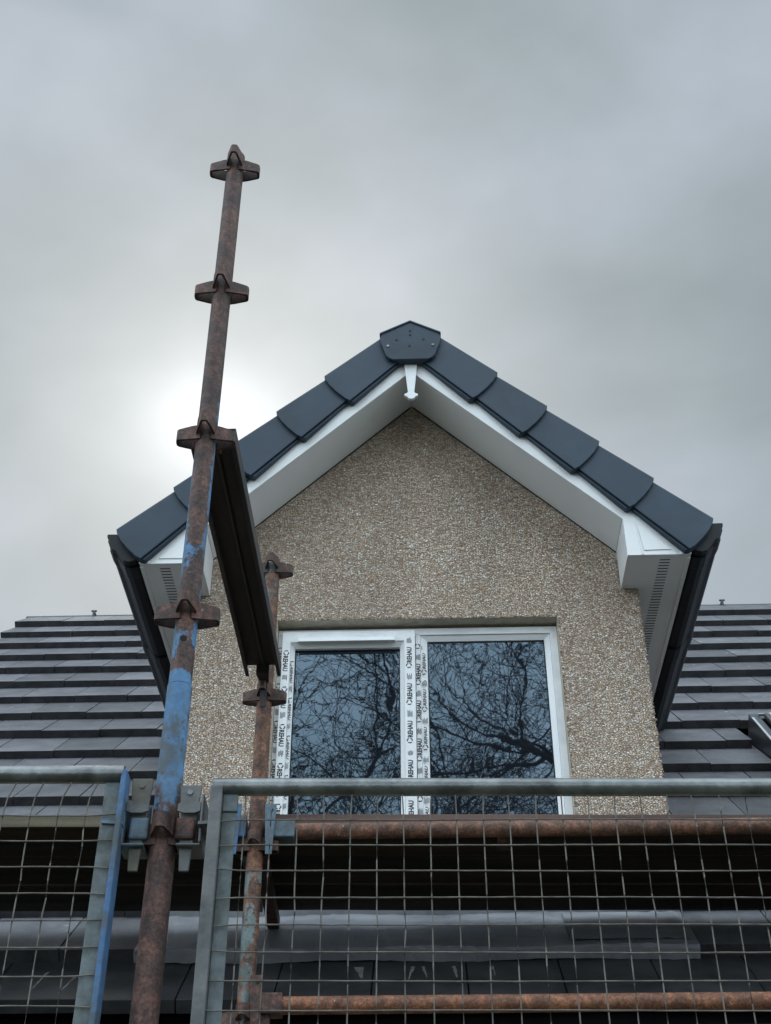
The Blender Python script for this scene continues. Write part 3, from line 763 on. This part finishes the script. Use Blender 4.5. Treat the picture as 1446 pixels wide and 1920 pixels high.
# ------------------------------------------------------------------ scaffold
def v_pressing(bm, cx0, cy0, z, ang, h=0.042, r=0.024, nw=1.0):
    """bent strap: two cheeks from the tube to a rounded nose, open above and below"""
    ca, sa = math.cos(ang), math.sin(ang)
    def P(a, b_, zz): return (cx0 + a * ca - b_ * sa, cy0 + a * sa + b_ * ca, zz)
    out = [(0.012, 0.0245), (0.034, 0.0205), (0.0655, 0.0135 * nw), (0.0695, 0.0095 * nw), (0.0705, 0.0)]
    inn = [(0.012, 0.0195), (0.034, 0.0155), (0.0610, 0.0075 * nw), (0.0640, 0.0055 * nw), (0.0650, 0.0)]
    full = out + [(a, -b_) for a, b_ in out[-2::-1]]; fi = inn + [(a, -b_) for a, b_ in inn[-2::-1]]
    zt = lambda a: z + h / 2 - 0.006 * max(0, (a - 0.024) / 0.046) * 1.4; zb = lambda a: z - h / 2 + 0.003 * max(0, (a - 0.03) / 0.036)
    rings = []
    for pts, zf in ((full, zb), (full, zt), (fi, zt), (fi, zb)):
        rings.append([bm.verts.new(P(a, b_, zf(a))) for a, b_ in pts])
    n = len(full)
    for k in range(4):
        A, B = rings[k], rings[(k + 1) % 4]
        for i in range(n - 1): bm.faces.new((A[i], A[i + 1], B[i + 1], B[i]))
    for i in (0, n - 1): bm.faces.new([rings[k][i] for k in range(4)])

def standard(x, y, ztop, zs, mat, label, rot=0.0, pressmat='rust', seam=None):
    root = empty('scaffold_standard', (x, y, 0), rot)
    tag(root, label, 'scaffold pole', 'upright scaffold poles')
    bm = bmesh.new()
    if seam:
        open_tube(bm, (0, 0, 0.01), (0, 0, seam), 0.0258, 0.0215, 28)
        open_tube(bm, (0, 0, seam + 0.002), (0, 0, ztop), 0.0242, 0.0205, 28)
    else:
        open_tube(bm, (0, 0, 0.01), (0, 0, ztop), 0.0242, 0.0205, 28)
    link('pole', bm, M[mat], root, smooth=True)
    if seam:
        bm = bmesh.new(); tube(bm, (0, -0.0243, seam + 0.105), (0, -0.0236, seam + 0.105), 0.0075, 16); link('pin_hole', bm, M['dark'], root)
        bm = bmesh.new(); tube(bm, (0, 0, seam - 0.10), (0, 0, seam + 0.16), 0.0203, 20); link('spigot', bm, M['rust'], root, smooth=True)
    for z in zs:
        bm = bmesh.new()
        for k in range(4): v_pressing(bm, 0, 0, z + (0.014 if k % 2 else 0), math.pi / 2 * k, nw=0.7 if k % 2 else 1.0)
        link('v_pressing_cluster', bm, M[pressmat], root)
    bm = bmesh.new(); box(bm, -0.075, 0.075, -0.075, 0.075, 0.0, 0.008); tube(bm, (0, 0, 0.008), (0, 0, 0.05), 0.018, 16)
    link('base_plate', bm, M['galv'], root)
    return root
PXF, PYF = -0.427, 2.41
PXR, PYR = -0.386, 3.73
sF = standard(PXF, PYF, 3.105 + E, [E + 3.046, E + 2.549, E + 2.051, E + 1.549, E + 1.040, E + 0.54, E + 0.04, E - 0.96], 'pole_front',
         'tall scaffold pole rising past the roof, blue paint on its lower tube and rust above', R(2), seam=2.972)
sR = standard(PXR, PYR, 2.600 + E, [E + 2.579, E + 2.087, E + 1.585, E + 1.085, E + 0.585, E + 0.085, E - 0.915], 'pole_rear',
         'shorter rusty scaffold pole against the window frame, behind the tall one', R(-3))

# transom between the two poles: folded channel, open below, seen from underneath
bm = bmesh.new()
p0 = Vector((PXF + 0.004, PYF + 0.062, 2.088 + E)); p1 = Vector((PXR, PYR - 0.080, 2.117 + E))
d = (p1 - p0).normalized(); sd = Vector((d.y, -d.x, 0)).normalized(); up = sd.cross(d)
sec = [(-0.056, 0.0), (-0.056, 0.045), (0.056, 0.045), (0.056, 0.0), (0.044, 0.0), (0.044, 0.004), (0.052, 0.004), (0.052, 0.041), (0.006, 0.041), (0.004, 0.028), (-0.004, 0.028), (-0.006, 0.041), (-0.052, 0.041), (-0.052, 0.004), (-0.044, 0.004), (-0.044, 0.0)]
A = [bm.verts.new(p0 + sd * a + up * c_) for a, c_ in sec]; B = [bm.verts.new(p1 + sd * a + up * c_) for a, c_ in sec]
for i in range(len(sec)): bm.faces.new((A[i], A[(i + 1) % len(sec)], B[(i + 1) % len(sec)], B[i]))
bm.faces.new(A); bm.faces.new(B[::-1])
tr = link('scaffold_transom', bm, M['channel'], bevel=0.002)
tag(tr, 'dark folded steel transom bridging the tall front pole and the short rear pole', 'scaffold transom')
bm = bmesh.new()
hexa(bm, [p1 + sd * a + d * b2 + up * c_ for c_ in (-0.005, 0.03) for a, b2 in ((-0.02, -0.03), (0.02, -0.03), (0.014, 0.030), (-0.014, 0.030))])
hexa(bm, [p1 + d * 0.022 + sd * a + Vector((0, 0, z)) + d * b2 for z, k in ((-0.095, 0.7), (0.055, 1.0)) for a, b2 in ((-0.013 * k, 0), (0.013 * k, 0), (0.013 * k, 0.006), (-0.013 * k, 0.006))])
o = link('wedge', bm, M['channel']); o.parent = tr
bm = bmesh.new()
hexa(bm, [p0 + sd * a + d * b2 + up * c_ for c_ in (-0.012, 0.03) for a, b2 in ((-0.02, 0.03), (0.02, 0.03), (0.014, -0.016), (-0.014, -0.016))])
o = link('end_hook', bm, M['rust']); o.parent = tr

# ledgers behind
def ledger(p0, p1, mat, label, r=0.0242, sleeve='bluegrey'):
    root = empty('scaffold_ledger', p0); p = Vector(p1) - Vector(p0)
    tag(root, label, 'scaffold tube', 'scaffold tubes running along the wall')
    bm = bmesh.new(); tube(bm, (0, 0, 0), p, r, 28, rings=12, wob=0.00015); link('tube', bm, M[mat], root, smooth=True)
    bm = bmesh.new()
    box(bm, -0.055, 0.028, -0.030, 0.030, -0.028, 0.028)
    link('ledger_end', bm, M[sleeve], root, bevel=0.004)
    bm = bmesh.new()
    hexa(bm, [(-0.045 + a, b2, z) for z, k in ((-0.085, 0.55), (0.072, 1.0)) for a, b2 in ((-0.017 * k, -0.037), (0.017 * k, -0.037), (0.017 * k, -0.031), (-0.017 * k, -0.031))])
    wd = link('wedge', bm, M[sleeve], root)
    bm = bmesh.new(); tube(bm, (-0.045 + 0.004, -0.0385, 0.052), (-0.045 + 0.004, -0.0372, 0.052), 0.0045, 12); link('hole', bm, M['dark'], wd)
    return root
ledger((PXR + 0.088, PYR - 0.004, 1.631 + E), (2.6, PYR - 0.004, 1.668 + E), 'ledger', 'upper rusty scaffold tube just below the window, under the board edge')
ledger((PXR + 0.075, PYR - 0.004, 1.122 + E), (2.6, PYR - 0.004, 1.150 + E), 'ledger_low', 'lower orange rusty scaffold tube near the bottom edge behind the mesh', sleeve='rust')

# left ledger stub at the rear pole (blue sleeve with wedge)
bm = bmesh.new()
root = empty('ledger_fitting', (PXR - 0.062, PYR - 0.004, 1.631 + E)); tag(root, 'short blue wedge fitting on the left side of the rear pole', 'scaffold fitting')
box(bm, -0.030, 0.032, -0.028, 0.028, -0.028, 0.028); link('sleeve', bm, M['blue'], root, bevel=0.004)
bm = bmesh.new()
hexa(bm, [(a, b2, z) for z, k in ((-0.085, 0.55), (0.072, 1.0)) for a, b2 in ((-0.018 * k, -0.036), (0.018 * k, -0.036), (0.018 * k, -0.030), (-0.018 * k, -0.030))])
wd = link('wedge', bm, M['blue'], root)
bm = bmesh.new(); tube(bm, (-0.004, -0.0375, 0.052), (-0.004, -0.0362, 0.052), 0.0045, 12); link('hole', bm, M['dark'], wd)

# boards of the inner working platform
def board(x0, x1, y0, z0, mat, label, th=0.038, band=True):
    o_ = empty('scaffold_board', ((x0 + x1) / 2, y0 + 0.1125, z0))
    tag(o_, label, 'scaffold board', 'scaffold boards of the platform below the window')
    bm = bmesh.new(); hx = (x1 - x0) / 2
    nseg = 14; rb = random.Random(int(y0 * 1000 + x0 * 10))
    prev = None
    for k in range(nseg + 1):
        x = -hx + 2 * hx * k / nseg; s = rb.uniform(-0.0012, 0.0012)
        rg_ = [bm.verts.new((x, -0.1125, s)), bm.verts.new((x, 0.1125, s)), bm.verts.new((x, 0.1125, th + s)), bm.verts.new((x, -0.1125, th + s))]
        if prev:
            for i in range(4): bm.faces.new((prev[i], prev[(i + 1) % 4], rg_[(i + 1) % 4], rg_[i]))
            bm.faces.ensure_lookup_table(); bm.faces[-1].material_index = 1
        else: bm.faces.new(rg_)
        prev = rg_
    bm.faces.new(prev[::-1])
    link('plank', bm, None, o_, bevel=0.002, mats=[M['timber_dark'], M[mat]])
    for x in (-hx, hx - 0.03):
        bm = bmesh.new(); box(bm, x - 0.0015, x + 0.0315, -0.1145, 0.1145, -0.0015, th + 0.0015); link('end_band', bm, M['galv_flat'], o_)
    return o_
YB = 3.770
board(-0.41, 3.0, YB, 1.668 + E, 'timber_red', 'red brown scaffold board edge along the foot of the window, above the upper tube')
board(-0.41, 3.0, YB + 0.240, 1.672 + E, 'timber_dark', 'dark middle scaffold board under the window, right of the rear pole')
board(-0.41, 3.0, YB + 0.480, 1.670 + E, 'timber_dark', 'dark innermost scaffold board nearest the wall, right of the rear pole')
board(-3.4, -0.425, YB, 1.664 + E, 'timber', 'pale yellow edged scaffold board behind the left mesh panel')
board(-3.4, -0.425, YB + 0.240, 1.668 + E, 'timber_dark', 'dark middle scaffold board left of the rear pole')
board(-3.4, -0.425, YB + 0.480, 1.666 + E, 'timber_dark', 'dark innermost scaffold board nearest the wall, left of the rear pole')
# bearers that carry the boards
def bearer(x, label, ln=0.79):
    bm = bmesh.new(); box(bm, x - 0.02, x + 0.02, PYR - 0.02 + 0.045, PYR + ln, 1.612 + E, 1.660 + E)
    o_ = link('board_bearer', bm, M['rust'], bevel=0.003); tag(o_, label, 'scaffold bearer', 'steel bearers below the platform boards')
bearer(0.36, 'small brown bearer end below the upper tube, under the right pane', 0.10)
bearer(PXR, 'brown bearer beside the rear pole carrying the board ends')
bearer(2.3, 'brown bearer below the boards beyond the right edge of the mesh')
bearer(-2.1, 'brown bearer below the yellow edged boards at the left')

# mesh guard panels clipped to the front pole
def wire_pts(fn, a, b2, n, jit, rr):
    out = []
    for k in range(n + 1):
        t = a + (b2 - a) * k / n; x, y, z = fn(t)
        out.append((x + rr.uniform(-jit, jit), y + rr.uniform(-jit, jit), z + rr.uniform(-jit, jit)))
    return out
PY = 2.36
def guard(x_in, x_out, ztop, side, first_x, zrow, label, pitch_x):
    root = empty('mesh_guard_panel', ((x_in + x_out) / 2, PY, ztop - 0.75)); ox, oz = (x_in + x_out) / 2, ztop - 0.75
    tag(root, label, 'mesh guard', 'steel mesh guard panels on the scaffold')
    rr = random.Random(int(abs(x_in) * 100))
    bm = bmesh.new(); tube(bm, (x_in - ox, 0, ztop - oz), (x_out - ox, 0, ztop - oz + 0.0), 0.0172, 24, rings=10, wob=0.0002)
    link('top_rail', bm, M['galv'], root, smooth=True)
    bm = bmesh.new(); tube(bm, (x_in - ox, 0, 0.0), (x_out - ox, 0, 0.0), 0.0172, 24)
    link('bottom_rail', bm, M['galv'], root, smooth=True)
    s = 1 if side > 0 else -1            # +1: panel extends to the right of its inner post
    bm = bmesh.new()
    if s > 0:
        box(bm, x_in - ox - 0.004, x_in - ox + 0.020, -0.018, 0.022, 0, ztop - oz - 0.004)
    else:
        box(bm, x_in - ox - 0.004, x_in - ox + 0.007, -0.016, 0.030, 0, ztop - oz + 0.006)
    link('post', bm, M['blue'] if s < 0 else M['post_grey'], root, bevel=0.003)
    bm = bmesh.new()
    if s > 0: box(bm, x_in - ox + 0.0205, x_in - ox + 0.047, 0.0, 0.006, 0, ztop - oz - 0.052); box(bm, x_in - ox + 0.0205, x_in - ox + 0.049, -0.003, 0.008, ztop - oz - 0.0515, ztop - oz - 0.012)
    else: box(bm, x_in - ox - 0.0345, x_in - ox - 0.0045, -0.002, 0.004, 0, ztop - oz - 0.016)
    link('flat_strip', bm, M['galv_flat'], root, bevel=0.0015)
    bm = bmesh.new(); box(bm, x_out - ox - 0.03, x_out - ox, -0.015, 0.015, 0, ztop - oz - 0.01)
    link('post', bm, M['bluegrey'], root, bevel=0.003)
    bm = bmesh.new()
    # upright wires, the first few bent where they meet the rail
    xs2 = []
    x = first_x
    while (x < x_out if s > 0 else x > x_out): xs2.append(x); x += pitch_x * s
    ztp = ztop - 0.018
    for x in xs2:
        pts = []
        bend = rr.uniform(-0.0025, 0.0025); kink = rr.random() < 0.3; kz = rr.uniform(ztop - 0.3, ztop - 0.08)
        if s < 0 and x > -0.75: bend = 0.016
        nseg = 22
        for k in range(nseg + 1):
            z = ztp + (oz + 0.01 - ztp) * k / nseg
            t = max(0, 1 - (ztp - z) / 0.06)
            dx = bend * t * t + (0.003 * math.exp(-((z - kz) / 0.02) ** 2) if kink else 0) + rr.uniform(-0.00025, 0.00025)
            pts.append((x - ox + dx, -0.004, z - oz))
        path_tube(bm, pts, 0.00145, 6)
    zz = zrow
    while zz > oz + 0.01:
        z = zz; ph = rr.uniform(0, 6)
        xe = x_in + (0.046 if s > 0 else -0.0)
        xa = x_in + (0.018 if s > 0 else -0.006)
        n_ = 60
        pts = []
        for k in range(n_ + 1):
            x = xa + (x_out - xa) * k / n_
            pts.append((x - ox, -0.0068, z - oz + 0.0003 * math.sin(x * 62.0 + ph) + 0.0006 * math.sin(x * 7 + ph) + (0.004 * math.exp(-abs(x - xa) / 0.03) * math.sin(ph))))
        path_tube(bm, pts, 0.00145, 6)
        zz -= 0.0505
    link('wire_mesh', bm, M['wire'], root, smooth=True)
    return root
gL = guard(-0.507, -2.6, 1.150 + E, -1, -0.5705, 1.062 + E, 'left mesh guard panel with rail ending in a blue upright', 0.0525)
gR = guard(-0.332, 2.2, 1.124 + E, 1, -0.268, 1.054 + E, 'wide right mesh guard panel in front of the window', 0.0504)

# wedge couplers that clip each panel to the pole
def coupler(side, label, mats):
    root = empty('wedge_coupler', (PXF, PYF, 1.050 + E)); tag(root, label, 'scaffold coupler', 'wedge couplers on the tall front pole')
    s = side
    X = lambda a: s * a
    def bx(bm, xa, xb, y0, y1, z0, z1):
        xa, xb = sorted((X(xa), X(xb))); box(bm, xa, xb, y0, y1, z0, z1)
    bm = bmesh.new(); bx(bm, 0.0255, 0.062, -0.034, 0.030, -0.024, 0.020); link('sleeve', bm, M[mats[0]], root, bevel=0.005)
    bm = bmesh.new()   # C shaped carrier plate
    bx(bm, 0.072, 0.078, -0.040, 0.030, -0.034, 0.066); bx(bm, 0.030, 0.0775, -0.040, 0.030, -0.040, -0.0345)
    bx(bm, 0.030, 0.0715, 0.006, 0.012, -0.030, 0.060)
    link('carrier', bm, M[mats[1]], root, bevel=0.003)
    bm = bmesh.new()   # scalloped front lip
    lip = [(0.028, 0.044), (0.036, 0.050), (0.046, 0.044), (0.056, 0.044), (0.064, 0.052), (0.0715, 0.048), (0.0715, 0.030), (0.060, 0.026), (0.040, 0.026), (0.028, 0.030)]
    prism_y(bm, [(X(a), z) for a, z in lip], -0.040, -0.034); link('lip', bm, M['post_grey'], root)
    bm = bmesh.new()
    zt = 0.104 if s < 0 else 0.090
    hexa(bm, [(X(0.048 + a), -0.026 + b2, z) for z, k in ((-0.085, 0.45), (zt, 1.0)) for a, b2 in ((-0.0205 * k, 0), (0.0205 * k, 0), (0.0205 * k, 0.007), (-0.0205 * k, 0.007))])
    wd = link('wedge', bm, M[mats[2]], root, bevel=0.0015)
    bm = bmesh.new(); tube(bm, (X(0.047), -0.0290, zt - 0.016), (X(0.047), -0.0262, zt - 0.016), 0.0055, 12); link('rivet', bm, M['galv'] if s > 0 else M[mats[2]], wd)
    bm = bmesh.new()
    hexa(bm, [(X(a), b2, z) for z in (-0.004, 0.002) for a, b2 in ((0.0715, -0.055), (0.110, -0.060), (0.110, 0.010), (0.0715, 0.020))])
    link('arm', bm, M[mats[1]], root)
    return root
M['wedge_tan'] = simple('pale dusty steel', (0.07, 0.068, 0.058), (0.14, 0.13, 0.108), 16, 0.6, 0.2, 0.3)
coupler(-1, 'coupler left of the tall pole with a pale upright wedge', ('bluegrey', 'bluegrey', 'wedge_tan'))
coupler(1, 'coupler right of the tall pole with a rusty block and grey riveted wedge', ('rust', 'post_grey', 'post_grey'))

# ------------------------------------------------------------------ added unseen foliage ring behind the viewer, shaped to block low sky light
wv_ = []; wf_ = []; rw = random.Random(21)
for k in range(14000):
    a = rw.uniform(-2.4, 2.4); rad = rw.uniform(17, 24)
    top = 2.4 + 0.5 * math.sin(a * 5.3) + 0.4 * math.sin(a * 13 + 1)
    z = rw.random() ** 0.8 * top
    c = Vector((rad * math.sin(a), -rad * math.cos(a), z)); q_ = rw.uniform(0.2, 0.5); b0 = len(wv_)
    u = Vector((rw.gauss(0, 1), rw.gauss(0, 1), rw.gauss(0, 1))).normalized(); v = u.cross(Vector((rw.gauss(0, 1), rw.gauss(0, 1), rw.gauss(0, 1)))).normalized()
    for e_ in (u, v, -u, -v): wv_.append(tuple(c + e_ * q_))
    wf_.append((b0, b0 + 1, b0 + 2, b0 + 3))
me = bpy.data.meshes.new('sky_block_foliage'); me.from_pydata(wv_, [], wf_)
M['foliage'] = simple('dark evergreen foliage', (0.02, 0.03, 0.012), (0.05, 0.07, 0.03), 3, 0.8); me.materials.append(M['foliage'])
o_ = bpy.data.objects.new('sky_block_foliage', me); col.objects.link(o_)
tag(o_, 'low evergreen growth added unseen behind the viewer to block low sky light', 'sky_block_foliage', kind='stuff')

# ------------------------------------------------------------------ bare trees across the road, seen in the panes
def tree(x, y, h, seed, label, lean=0.0, levels=5, r0=0.16, crown=1.0, first=0.22):
    root = empty('bare_tree', (x, y, 0)); tag(root, label, 'tree', 'bare trees across from the house')
    rr = random.Random(seed)
    bt = bmesh.new(); V = []; F = []; LV = []; LF = []
    def add_path(pts, rs_, seg):
        prev = None
        for k in range(len(pts)):
            a = pts[max(0, k - 1)]; b2 = pts[min(len(pts) - 1, k + 1)]
            d_ = (b2 - a).normalized(); u = d_.cross(Vector((0.3, 0.2, 0.93)))
            if u.length < 1e-3: u = Vector((1, 0, 0))
            u.normalize(); v = d_.cross(u)
            base = len(V)
            for i in range(seg):
                t = 2 * math.pi * i / seg; V.append(pts[k] + (u * math.cos(t) + v * math.sin(t)) * rs_[k])
            if prev is not None:
                for i in range(seg): F.append((prev + i, prev + (i + 1) % seg, base + (i + 1) % seg, base + i))
            prev = base
    def grow(p, d_, length, r, lev):
        n_ = max(3, int(length / (0.30 if lev < 2 else 0.14)))
        pts = [p.copy()]; rad = [r]; dd_ = d_.copy(); step = length / n_
        for k in range(n_):
            wob = (0.09, 0.26, 0.30, 0.34, 0.36, 0.38)[min(lev, 5)]
            dd_ = (dd_ + Vector((rr.gauss(0, wob), rr.gauss(0, wob), rr.gauss(0, wob) + (0.05 if lev > 0 else 0.0))) * 0.55).normalized()
            if p.z > 2 and (pts[-1].x ** 2 + pts[-1].y ** 2) > 20: dd_ = (dd_ + Vector((-pts[-1].x, -pts[-1].y, 0)).normalized() * 0.8).normalized()
            pts.append(pts[-1] + dd_ * step); rad.append(r * (1 - 0.72 * (k + 1) / n_))
        add_path(pts, rad, 7 if lev < 2 else (4 if lev < 4 else 3))
        if lev >= levels:
            if rr.random() < 0.25:
                for q in range(rr.randint(1, 2)):
                    c = pts[-1] + Vector((rr.gauss(0, .03), rr.gauss(0, .03), rr.gauss(0, .03))); s_ = rr.uniform(0.008, 0.018); b0 = len(LV)
                    for dv in ((s_, 0, 0), (0, s_, s_ * .4), (-s_, 0, 0), (0, -s_, -s_ * .4), (0, 0, s_), (0, 0, -s_)): LV.append(c + Vector(dv))
                    for f in ((0, 1, 4), (1, 2, 4), (2, 3, 4), (3, 0, 4), (1, 0, 5), (2, 1, 5), (3, 2, 5), (0, 3, 5)): LF.append(tuple(b0 + i for i in f))
            return
        nb_ = [11, 8, 6, 5, 4][lev] if lev < 5 else 3
        for k in range(nb_):
            t = rr.uniform(first if lev == 0 else 0.15, 1.0); i = min(n_ - 1, int(t * n_)); q = pts[i].lerp(pts[i + 1], t * n_ - i)
            ax = (pts[i + 1] - pts[i]).normalized(); perp = ax.cross(Vector((rr.gauss(0, 1), rr.gauss(0, 1), rr.gauss(0, 1)))).normalized()
            ang = rr.uniform(R(28), R(68)); nd = (ax * math.cos(ang) + perp * math.sin(ang)).normalized()
            grow(q, nd, length * rr.uniform(0.38, 0.62) * (crown if lev == 0 else 1), max(0.0055, rad[i] * (rr.uniform(0.55, 0.8) if lev < 2 else rr.uniform(0.42, 0.62))), lev + 1)
    base_d = Vector((lean, 0, 1)).normalized()
    grow(Vector((0, 0, 0)), base_d, h * 0.80, r0, 0)
    me = bpy.data.meshes.new('branches'); me.from_pydata([tuple(v) for v in V], [], F); me.materials.append(M['bark'])
    o_ = bpy.data.objects.new('branches', me); col.objects.link(o_); o_.parent = root
    me = bpy.data.meshes.new('withered_leaves'); me.from_pydata([tuple(v) for v in LV], [], LF); me.materials.append(M['leaf'])
    o_ = bpy.data.objects.new('withered_leaves', me); col.objects.link(o_); o_.parent = root
    print('tree', len(F))
tree(1.15, -7.2, 15.0, 4, 'large bare tree mirrored in the right window pane', lean=0.0, r0=0.24)
tree(-2.2, -8.2, 13.0, 9, 'smaller bare tree mirrored in the left window pane', lean=0.10, r0=0.13)
